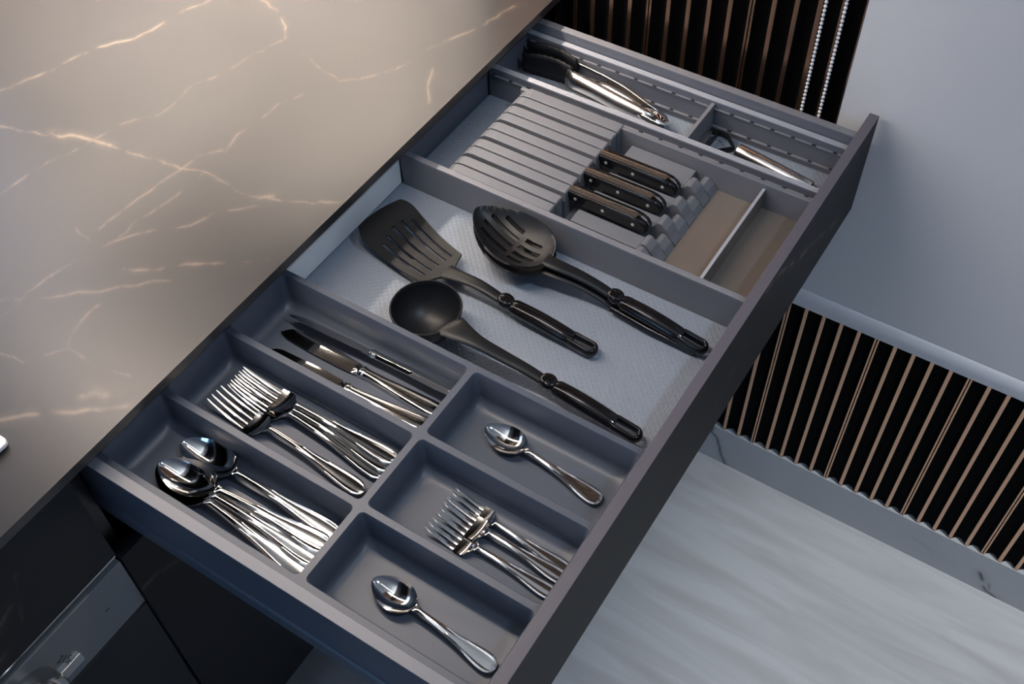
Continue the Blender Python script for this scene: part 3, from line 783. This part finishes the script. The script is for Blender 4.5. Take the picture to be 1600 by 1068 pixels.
def make_knife():
    r = root_empty('table_knife')
    hk = [(0.0, 0.0030, 0.0040, -0.0012, 0, 0.0030), (0.0015, 0.0065, 0.0046, -0.0016, 0.0002, 0.0042), (0.005, 0.0085, 0.0052, -0.0018, 0.0003, 0.0052), (0.014, 0.0092, 0.0054, -0.0018, 0.0004, 0.0056), (0.030, 0.0086, 0.0052, -0.0018, 0.0004, 0.0054),
          (0.055, 0.0072, 0.0050, -0.0018, 0.0004, 0.0050), (0.080, 0.0060, 0.0048, -0.0018, 0.0002, 0.0048), (0.096, 0.0058, 0.0048, -0.0020, 0, 0.0048), (0.100, 0.0066, 0.0050, -0.0022, 0, 0.0050), (0.103, 0.0066, 0.0050, -0.0022, 0, 0.0050), (0.106, 0.0060, 0.0046, -0.0014, 0, 0.0040), (0.112, 0.0074, 0.0038, -0.0008, 0, 0.0026)]
    loft(MB(), [tuple(q) for q in catmull(hk, 48)], 11).build('handle', M['steel'], r, smooth=True, angle=60)
    mb = MB()
    up = []; lo = []
    n = 60
    for i in range(n + 1):
        t = i / n; x = 0.112 + 0.098 * t
        y0 = -0.0074 - 0.0016 * min(1, t * 4)                      # back of the blade
        if t > 0.8: y0 = -0.0090 + 0.0125 * ((t - 0.8) / 0.2) ** 2
        y1 = 0.0074 + 0.0018 * math.sin(math.pi * min(t, 0.9))
        if t > 0.86: y1 = y1 - 0.0035 * ((t - 0.86) / 0.14) ** 2
        if t > 0.28 and i % 2: y1 -= 0.0007                        # serrations
        up.append((x, y1)); lo.append((x, y0))
    vs_ = []
    for (x, y1), (_, y0) in zip(up, lo):
        ym = y0 + 0.35 * (y1 - y0)
        vs_ += [(x, y0, 0.0036), (x, ym, 0.0037), (x, y1, 0.0028), (x, y1, 0.0024), (x, ym, 0.0016), (x, y0, 0.0016)]
    fs = [(i * 6 + k, i * 6 + (k + 1) % 6, (i + 1) * 6 + (k + 1) % 6, (i + 1) * 6 + k) for i in range(n) for k in range(6)]
    fs += [tuple(range(6))[::-1], tuple(range(n * 6, n * 6 + 6))]
    mb.add(vs_, fs).build('blade', M['steel'], r, smooth=True, angle=30)
    return r

PROTO = {}
def place(kind, end, tip, z, label, group, pitch=0.0, roll=0.0, cat=None):
    """handle end at `end`, pointing to `tip`; z above the tray floor"""
    if kind not in PROTO:
        PROTO[kind] = {'tea': lambda: make_spoon(0.985, 1.0), 'soup': lambda: make_spoon(1.39, 0.86), 'fork': lambda: make_fork(0.985, 1.0), 'small': lambda: make_fork(0.69, 1.28), 'knife': make_knife}[kind]()
        o = PROTO[kind]
    else:
        o = copy_tree(PROTO[kind])
    yaw = math.atan2(tip[1] - end[1], tip[0] - end[0])
    o.location = (end[0], end[1], TF + z + ZO)
    o.rotation_mode = 'XYZ'
    o.rotation_euler = (Matrix.Rotation(yaw, 3, 'Z') @ Matrix.Rotation(-pitch, 3, 'Y') @ Matrix.Rotation(roll, 3, 'X')).to_euler()
    tag(o, label, {'tea': 'spoon', 'soup': 'spoon', 'fork': 'fork', 'small': 'fork', 'knife': 'knife'}[kind], group)
    return o

G = 'stainless steel cutlery in the tray'
place('tea', (0.4832, 0.2345), (0.4945, 0.3732), 0.0004, 'single steel teaspoon in the tray compartment beside the ladle handle', 'teaspoons in the tray')
place('tea', (0.2915, 0.2293), (0.3017, 0.3678), 0.0004, 'single steel teaspoon in the compartment nearest the bottom of the photo', 'teaspoons in the tray')
gs = 'dinner spoons in the tray'
place('soup', (0.3195, 0.4215), (0.3182, 0.6167), 0.0004, 'steel dinner spoon lying alone, bowl touching the nested spoons beside it', gs)
place('soup', (0.2715, 0.4225), (0.2850, 0.6165), 0.0004, 'bottom dinner spoon of the nested three, handle nearest the drawer side', gs)
place('soup', (0.2890, 0.4205), (0.2854, 0.6160), 0.0030, 'middle dinner spoon of the nested three in the left compartment', gs, pitch=0.003)
place('soup', (0.3045, 0.4195), (0.2859, 0.6150), 0.0056, 'top dinner spoon of the nested three, bowl fully visible', gs, pitch=0.006)
gf = 'dinner forks in the tray'
place('fork', (0.3712, 0.4325), (0.3795, 0.6300), 0.0004, 'steel dinner fork lying apart with its whole handle visible', gf)
place('fork', (0.3955, 0.4270), (0.4040, 0.6240), 0.0004, 'bottom dinner fork of the nested three in the middle compartment', gf)
place('fork', (0.4050, 0.4240), (0.4050, 0.6215), 0.0032, 'middle dinner fork of the nested three', gf, pitch=0.003)
place('fork', (0.4140, 0.4240), (0.4070, 0.6190), 0.0062, 'top dinner fork of the nested three, tines raised highest', gf, pitch=0.006)
g2 = 'small forks in the tray'
place('small', (0.3775, 0.2200), (0.3783, 0.3557), 0.0004, 'small steel fork at the near side of the three small forks', g2)
place('small', (0.4040, 0.2205), (0.4106, 0.3547), 0.0004, 'small steel fork at the far side of the three small forks', g2)
place('small', (0.3945, 0.2190), (0.3957, 0.3553), 0.0030, 'small steel fork lying on top between two other small forks', g2)
gk = 'table knives in the tray'
place('knife', (0.4650, 0.4215), (0.4553, 0.6323), 0.0004, 'serrated table knife lying flat nearest to the dinner forks', gk)
place('knife', (0.4860, 0.4215), (0.4876, 0.6400), 0.0006, 'serrated table knife lying flat in the middle of the knife compartment', gk)
place('knife', (0.5085, 0.4210), (0.5010, 0.6400), 0.0105, 'table knife tilted on edge against the tray wall next to the ladle', gk, roll=math.radians(40))

# ================================================================== black nylon utensils
def utensil_handle(root, knob, end, top=True):
    """gloss handle: round thumb knob, tapering grip and an open hanging loop at the end"""
    k = Vector(knob); e = Vector(end); d = (e - k); L = d.length; t = d / L
    sd_ = t.cross(Vector((0, 0, 1))).normalized(); up = sd_.cross(t)
    loopL = 0.034
    g0 = k + t * 0.006; g1 = e - t * (loopL - 0.003)
    path = []; rad = []
    for i in range(15):
        f = i / 14
        path.append(g0 + (g1 - g0) * f + up * (0.0012 * math.sin(math.pi * f)))
        rw = 0.0092 + 0.0008 * math.sin(math.pi * f); rh = 0.0066 + 0.0012 * math.sin(math.pi * f)
        if i == 0: rw, rh = 0.0066, 0.0046
        if i == 14: rw, rh = 0.0086, 0.0050
        rad.append((rw, rh))
    mb = MB().sweep(path, rad, n=16)
    c0 = e - t * (loopL - 0.0035); c1 = e - t * 0.0095
    lp = []
    R_ = 0.0062
    for i in range(9): a = -math.pi / 2 + math.pi * i / 8; lp.append(c1 + t * (R_ * math.cos(a)) + sd_ * (R_ * math.sin(a)))
    for i in range(9): a = math.pi / 2 + math.pi * i / 8; lp.append(c0 + t * (R_ * math.cos(a)) + sd_ * (R_ * math.sin(a)))
    mb.sweep(lp, (0.0031, 0.0056), n=10, closed=True, up=tuple(up))
    h = mb.build('handle', M['gloss'], root, smooth=True, angle=60)
    kb = MB()
    prof = [(0.0005, 0.0072), (0.0055, 0.0071), (0.0080, 0.0060), (0.0090, 0.0030), (0.0084, -0.0030), (0.0055, -0.0048), (0.0005, -0.0052)]
    n = 20; vs_ = []
    for r_, hh in prof:
        for q in range(n):
            a = 2 * math.pi * q / n
            vs_.append(k + t * (r_ * 1.15 * math.cos(a)) + sd_ * (r_ * math.sin(a)) + up * hh)
    kb.add(vs_, [(i * n + q, i * n + (q + 1) % n, (i + 1) * n + (q + 1) % n, (i + 1) * n + q) for i in range(len(prof) - 1) for q in range(n)])
    kb.build('thumb_knob', M['gloss'], root, smooth=True)
    return h
def strap(root, pts, widths, th, name='shaft'):
    """flat bar through pts: (x, y, z) with half widths"""
    K = catmull([(*p, w_) for p, w_ in zip(pts, widths)], 26)
    return MB().sweep([tuple(q[:3]) for q in K], [(q[3], th) for q in K], n=12).build(name, M['nylon'], root, smooth=True, angle=70)

# --- slotted turner
SP = thing('slotted_turner', (0.655, 0.47, -0.075), 'black nylon slotted turner with gloss handle lying on the liner, partly under the ladle', 'spatula')
base = Vector((0.6420, 0.5200, 0)); tipc = Vector((0.6705, 0.6400, 0))
ax_ = (tipc - base).normalized(); sd2 = Vector((ax_.y, -ax_.x, 0))
Lb = (tipc - base).length
def turner():
    ny = [0, .03, .06, .10, .15, .20, .26, .34, .44, .54, .64, .72, .76, .80, .84, .88, .92, .96, 1.0]
    cols = [-1, -.94, -.86, -.70, -.60, -.40, -.30, -.05, .05, .30, .40, .60, .70, .86, .94, 1]
    slot_cols = {3: (4, 11), 5: (4, 12), 7: (4, 13), 9: (4, 13), 11: (4, 12)}      # five slots between the ribs
    mb = MB()
    def w_at(t):
        if t < 0.10: return 0.0085 + (0.0310 - 0.0085) * (t / 0.10) ** 1.3
        return 0.0300 + 0.0095 * (t - 0.10) / 0.9
    def fn(i, j):
        t = ny[i]; v = cols[j]
        hw = w_at(t)
        tt = t
        if t > 0.80:                                  # rounded front corners
            f = (t - 0.80) / 0.20
            hw *= 1 - 0.20 * f ** 2.5
        bow = 0.085 * (1 - v * v) * max(0, (t - 0.6) / 0.4)
        p = base + ax_ * (Lb * (tt * 0.965 + bow * 0.42)) + sd2 * (hw * v)
        z = -0.0565 - 0.006 * math.sin(math.pi * min(1, t * 1.1)) + 0.010 * t ** 3
        return (p.x, p.y, z)
    def mask(i, j):
        if j in slot_cols:
            return not (slot_cols[j][0] <= i < slot_cols[j][1])
        return True
    return mb.sheet(len(ny), len(cols), fn, mask)
turner().build('slotted_blade', M['nylon'], SP, smooth=True, solid=0.0026, split=40)
strap(SP, [(0.6395, 0.4400, -0.0585), (0.6410, 0.4620, -0.0540), (0.6422, 0.4850, -0.0525), (0.6422, 0.5080, -0.0545), (0.6430, 0.5240, -0.0570)], [0.0062, 0.0070, 0.0078, 0.0088, 0.0110], 0.0028)
utensil_handle(SP, (0.6402, 0.4433, -0.0575), (0.6376, 0.3270, -0.0660))

# --- slotted spoon on a solid spoon
def spoon_head(root, slots, dz, grow, name):
    b0 = Vector((0.6965, 0.4240, 0)); t0 = Vector((0.7185, 0.5330, 0))
    ax2 = (t0 - b0).normalized(); s2 = Vector((ax2.y, -ax2.x, 0)); L = (t0 - b0).length
    ny = 61; cols = [-1, -.92, -.80, -.66, -.54, -.38, -.24, -.08, .06, .22, .36, .50, .62, .76, .88, 1]
    def u_at(t): return 0.5 - 0.5 * math.cos(math.pi * t) if t > 0.5 else t
    def width_at(t):
        u = u_at(t)
        hw = 0.0365 * (max(0.0, math.sin(math.pi * min(1, u ** 0.78))) ** 0.60)
        return max(max(hw, 0.0085 * (1 - 3 * u)) * grow, 0.0006)
    def fn(i, j):
        t = i / (ny - 1); u = u_at(t); hw = width_at(t)
        dep = 0.0200 * max(0, math.sin(math.pi * u)) ** 0.7
        va = max(-hw, min(hw, cols[j] * 0.0365 * grow)) if abs(cols[j]) < 0.99 else hw * cols[j]
        v = va / hw
        p = b0 + ax2 * (L * u) + s2 * va
        return (p.x, p.y, -0.0405 + 0.0085 * u - dep * (1 - v * v) ** 0.9 + dz + 0.003 * (1 - u) ** 2)
    def mask(i, j):
        if not slots: return True
        t = (i + 0.5) / (ny - 1)
        near_tip = {3: (.48, .70), 5: (.48, .74), 7: (.50, .78), 9: (.50, .76), 11: (.50, .72)}
        near_neck = {4: (.24, .42), 6: (.17, .44), 8: (.17, .45), 10: (.22, .44)}
        for d_ in (near_tip, near_neck):
            if j in d_ and d_[j][0] < t < d_[j][1] and all(abs(cols[q]) * 0.0365 < 0.86 * width_at(r / (ny - 1)) for q in (j, j + 1) for r in (i, i + 1)): return False
        return True
    MB().sheet(ny, len(cols), fn, mask).build(name, M['nylon'], root, smooth=True, solid=0.0024, split=40)
SS = thing('slotted_spoon', (0.712, 0.39, -0.075), 'black nylon slotted spoon with gloss handle lying on another spoon beside the knife holder', 'spoon')
spoon_head(SS, True, 0.005, 1.0, 'slotted_bowl')
strap(SS, [(0.7055, 0.3400, -0.0550), (0.7050, 0.3650, -0.0475), (0.7020, 0.3900, -0.0400), (0.6980, 0.4120, -0.0350), (0.6975, 0.4280, -0.0335)], [0.0062, 0.0070, 0.0076, 0.0084, 0.0095], 0.0028)
utensil_handle(SS, (0.7057, 0.3441, -0.0545), (0.6990, 0.2290, -0.0640))
S2 = thing('serving_spoon', (0.708, 0.39, -0.075), 'black nylon solid spoon nested underneath the slotted spoon', 'spoon')
spoon_head(S2, False, -0.0070, 1.0, 'bowl')
strap(S2, [(0.7025, 0.3420, -0.0660), (0.7025, 0.3650, -0.0580), (0.7000, 0.3900, -0.0505), (0.6962, 0.4120, -0.0465), (0.6958, 0.4290, -0.0455)], [0.0058, 0.0068, 0.0076, 0.0084, 0.0095], 0.0024)
MB().sweep([(0.7010, 0.3450, -0.0665), (0.6990, 0.3000, -0.0690), (0.6965, 0.2400, -0.0700)], [(0.006, 0.0040), (0.0078, 0.0044), (0.0060, 0.0040)], n=12).build('handle', M['gloss'], S2, smooth=True, angle=60)

# --- ladle
LD = thing('soup_ladle', (0.573, 0.37, -0.075), 'black nylon soup ladle with round bowl and gloss handle beside the cutlery tray', 'ladle')
lc = Vector((0.5730, 0.5000, -0.0345)); R1 = 0.0385
prof = []
for i in range(15):
    a = math.radians(90 * i / 14); prof.append((max(R1 * math.sin(a), 0.0004), -0.0385 * math.cos(a)))
prof += [(R1 + 0.0006, 0.0006), (R1 + 0.0002, 0.0016), (R1 - 0.0012, 0.0016)]
inner = [(max((R1 - 0.0020) * math.sin(math.radians(90 * i / 14)), 0.0004), -0.0365 * math.cos(math.radians(90 * i / 14))) for i in range(14, -1, -1)]
MB().lathe(prof + inner, tuple(lc), n=56).build('bowl', M['nylon'], LD, smooth=True, angle=60)
strap(LD, [(0.5695, 0.3425, -0.0555), (0.5690, 0.3700, -0.0490), (0.5668, 0.4000, -0.0430), (0.5640, 0.4300, -0.0355), (0.5650, 0.4560, -0.0330), (0.5680, 0.4660, -0.0360)], [0.0062, 0.0070, 0.0078, 0.0092, 0.0150, 0.0165], 0.0028)
utensil_handle(LD, (0.5700, 0.3462, -0.0550), (0.5655, 0.2350, -0.0640))

# ================================================================== kitchen knives in the holder
def kitchen_knife(xk, label):
    t = thing('kitchen_knife', (xk, 0.46, -0.060), label, 'knife', 'black-handled knives in the holder')
    # handle: two black scales on a full steel tang, dropping at the end
    out = [(0.4630, -0.0275), (0.4600, -0.0270), (0.3780, -0.0265), (0.3680, -0.0280), (0.3610, -0.0315), (0.3575, -0.0365), (0.3570, -0.0415), (0.3610, -0.0445), (0.3700, -0.0445), (0.3850, -0.0435), (0.4450, -0.0430), (0.4560, -0.0400), (0.4600, -0.0340)]
    for a, b in ((-0.0085, -0.0012), (0.0012, 0.0075)):
        n = len(out)
        sc = MB().add([(xk + x, y, z) for x in (a, b) for y, z in out], [tuple(range(n)), tuple(range(2 * n - 1, n - 1, -1))] + [(i, n + i, n + (i + 1) % n, (i + 1) % n) for i in range(n)]).build('handle_scale', M['gloss'], t, bevel=0.0020, smooth=True, angle=40)
        if a < 0:
            for y, z in ((0.4490, -0.0345), (0.4130, -0.0350), (0.3740, -0.0365)):
                MB().lathe([(0.0020, 0.0), (0.0020, -0.0008), (0.0015, -0.0010)], (xk - 0.0083, y, z), n=14, axis=0, cap_top=True).build('rivet', M['rivet'], sc, smooth=True, angle=40)
    tg = [(y, z + 0.0006) for y, z in out]
    n = len(tg)
    MB().add([(xk + x, y, z) for x in (-0.0012, 0.0012) for y, z in tg], [tuple(range(n)), tuple(range(2 * n - 1, n - 1, -1))] + [(i, n + i, n + (i + 1) % n, (i + 1) % n) for i in range(n)]).build('tang', M['steel2'], t)
    # warm bevel reflection along the top of the grip, laid on as a brown strip
    MB().box(xk - 0.0062, xk - 0.0006, 0.3720, 0.4605, -0.0268, -0.0258).build('spine_glint', M['spine'], t, bevel=0.0004)
    MB().box(xk - 0.0006, xk + 0.0006, 0.4600, 0.5900, -0.0600, -0.0290).build('blade', M['steel2'], t)
    return t
kitchen_knife(0.8755, 'black riveted kitchen knife in the slot closest to the tongs')
kitchen_knife(0.8400, 'black riveted kitchen knife in the middle of the three in the holder')
kitchen_knife(0.8045, 'black riveted kitchen knife in the slot closest to the slotted spoon')

# ================================================================== tongs
TG = thing('kitchen_tongs', (1.005, 0.54, -0.075), 'steel kitchen tongs with dark scalloped jaws in the far compartment', 'tongs')
def channel(path, hw, hgt, name, flip):
    """sheet-metal channel open to one side"""
    P = [Vector(p) for p in path]; mb = MB(); vs_ = []; n = 9
    for i, p in enumerate(P):
        t = (P[min(i + 1, len(P) - 1)] - P[max(i - 1, 0)]).normalized(); s_ = t.cross(Vector((0, 0, 1))).normalized()
        for k in range(n):
            a = math.pi * k / (n - 1)
            vs_.append(p + s_ * (flip * hw[i] * math.sin(a)) + Vector((0, 0, 1)) * (hgt[i] * math.cos(a)))
    mb.add(vs_, [(i * n + k, i * n + k + 1, (i + 1) * n + k + 1, (i + 1) * n + k) for i in range(len(P) - 1) for k in range(n - 1)])
    return mb.build(name, M['steel2'], TG, smooth=True, angle=60, solid=0.0012)
p1 = [(0.9975, 0.4480, -0.0600), (1.0030, 0.4700, -0.0590), (1.0120, 0.5050, -0.0570), (1.0180, 0.5400, -0.0560), (1.0205, 0.5720, -0.0560), (1.0200, 0.5850, -0.0560)]
channel(p1, [0.008, 0.009, 0.011, 0.011, 0.011, 0.008], [0.0100, 0.0110, 0.0120, 0.0120, 0.0130, 0.0140], 'arm', 1)
p2 = [(0.9905, 0.4480, -0.0600), (0.9945, 0.4700, -0.0600), (1.0000, 0.5050, -0.0605), (1.0060, 0.5400, -0.0605), (1.0090, 0.5720, -0.0600), (1.0090, 0.5850, -0.0600)]
channel(p2, [0.008, 0.009, 0.011, 0.011, 0.011, 0.008], [0.0100, 0.0110, 0.0120, 0.0120, 0.0130, 0.0140], 'arm', -1)
def jaw(p, q, h):
    mb = MB(); n = 17; p = Vector(p); q = Vector(q); s_ = (q - p).normalized().cross(Vector((0, 0, 1)))
    vs_ = []
    for i in range(n):
        t = i / (n - 1); c = p + (q - p) * t
        hh = h * (0.55 + 0.45 * math.sin(math.pi * (0.15 + 0.75 * t)) ** 0.8) + 0.0012 * (i % 2)
        c = c + s_ * (0.004 * math.sin(math.pi * t))
        for k in range(4): vs_.append((c.x, c.y, c.z - hh + 2 * hh * k / 3))
    mb.add(vs_, [(i * 4 + k, i * 4 + k + 1, (i + 1) * 4 + k + 1, (i + 1) * 4 + k) for i in range(n - 1) for k in range(3)])
    mb.build('jaw', M['nylon'], TG, smooth=True, angle=60, solid=0.0022)
jaw((1.0200, 0.5780, -0.0520), (1.0155, 0.6520, -0.0480), 0.0185)
jaw((1.0090, 0.5780, -0.0560), (1.0000, 0.6500, -0.0540), 0.0170)
hp = [Vector((0.9972, 0.4720, -0.0525)), Vector((0.9960, 0.4620, -0.0515)), Vector((0.9935, 0.4500, -0.0512)), Vector((0.9905, 0.4370, -0.0515)), Vector((0.9890, 0.4310, -0.0530))]
mb = MB(); vs_ = []
for i, p in enumerate(hp):
    hw_ = (0.0110, 0.0120, 0.0125, 0.0110, 0.0060)[i]
    for x, z in ((-1.0, -0.016), (-1.0, -0.004), (-0.75, -0.0006), (0, 0.0006), (0.75, -0.0006), (1.0, -0.004), (1.0, -0.016)):
        vs_.append((p.x + hw_ * x, p.y, p.z + z))
mb.add(vs_, [(i * 7 + k, i * 7 + k + 1, (i + 1) * 7 + k + 1, (i + 1) * 7 + k) for i in range(4) for k in range(6)] + [tuple(range(28, 35))])
hg = mb.build('hinge', M['steel'], TG, smooth=True, angle=50, solid=0.001)
MB().lathe([(0.0030, 0.0), (0.0030, 0.0008), (0.0018, 0.0009), (0.0016, 0.0004), (0.0004, 0.0004)], (0.9938, 0.4495, -0.0506), n=18, cap_top=True).build('rivet', M['rivet'], hg, smooth=True, angle=40)

# ================================================================== peeler
PE = thing('peeler', (0.985, 0.30, -0.075), 'vegetable peeler with satin steel tube handle and dark blade frame beside the drawer front', 'peeler')
h0 = Vector((0.9905, 0.3360, -0.0560)); h1 = Vector((0.9760, 0.2320, -0.0590))
dv = (h1 - h0)
MB().sweep([h0, h0 + dv * 0.01, h0 + dv * 0.03, h0 + dv * 0.3, h0 + dv * 0.7, h0 + dv * 0.95, h0 + dv * 0.985, h1], [(0.0055, 0.0055), (0.0082, 0.0082), (0.0092, 0.0092), (0.0096, 0.0096), (0.0098, 0.0098), (0.0096, 0.0096), (0.0090, 0.0090), (0.0060, 0.0060)], n=24).build('handle', M['steel2'], PE, smooth=True, angle=50)
MB().sweep([h1, h1 + dv * 0.03], (0.0058, 0.0058), n=18).build('end_ring', M['nylon'], PE, smooth=True, angle=50)
MB().sweep([h1 + dv * 0.02, h1 + dv * 0.16], (0.0012, 0.0012), n=8).build('hanging_wire', M['steel2'], PE, smooth=True, angle=50)
fr = [(0.9925, 0.3400, -0.0580), (1.0015, 0.3485, -0.0580), (1.0085, 0.3560, -0.0585), (1.0110, 0.3640, -0.0590), (1.0100, 0.3800, -0.0600)]
MB().sweep(fr, (0.0011, 0.0050), n=8).build('frame_arm', M['nylon'], PE, smooth=True, angle=60)
fr2 = [(0.9925, 0.3400, -0.0580), (0.9850, 0.3470, -0.0580), (0.9770, 0.3560, -0.0585), (0.9735, 0.3660, -0.0590), (0.9745, 0.3800, -0.0600)]
MB().sweep(fr2, (0.0011, 0.0050), n=8).build('frame_arm', M['nylon'], PE, smooth=True, angle=60)
MB().box(0.9735, 1.0110, 0.3700, 0.3712, -0.0655, -0.0560).build('crossbar', M['nylon'], PE)
MB().box(0.9735, 1.0110, 0.3770, 0.3840, -0.0612, -0.0600).build('blade', M['steel2'], PE)
MB().lathe([(0.0014, 0.0), (0.0014, 0.0016), (0.0006, 0.0020)], (1.0112, 0.3780, -0.0600), n=10, axis=0, cap_top=True).build('pivot_pin', M['rivet'], PE)
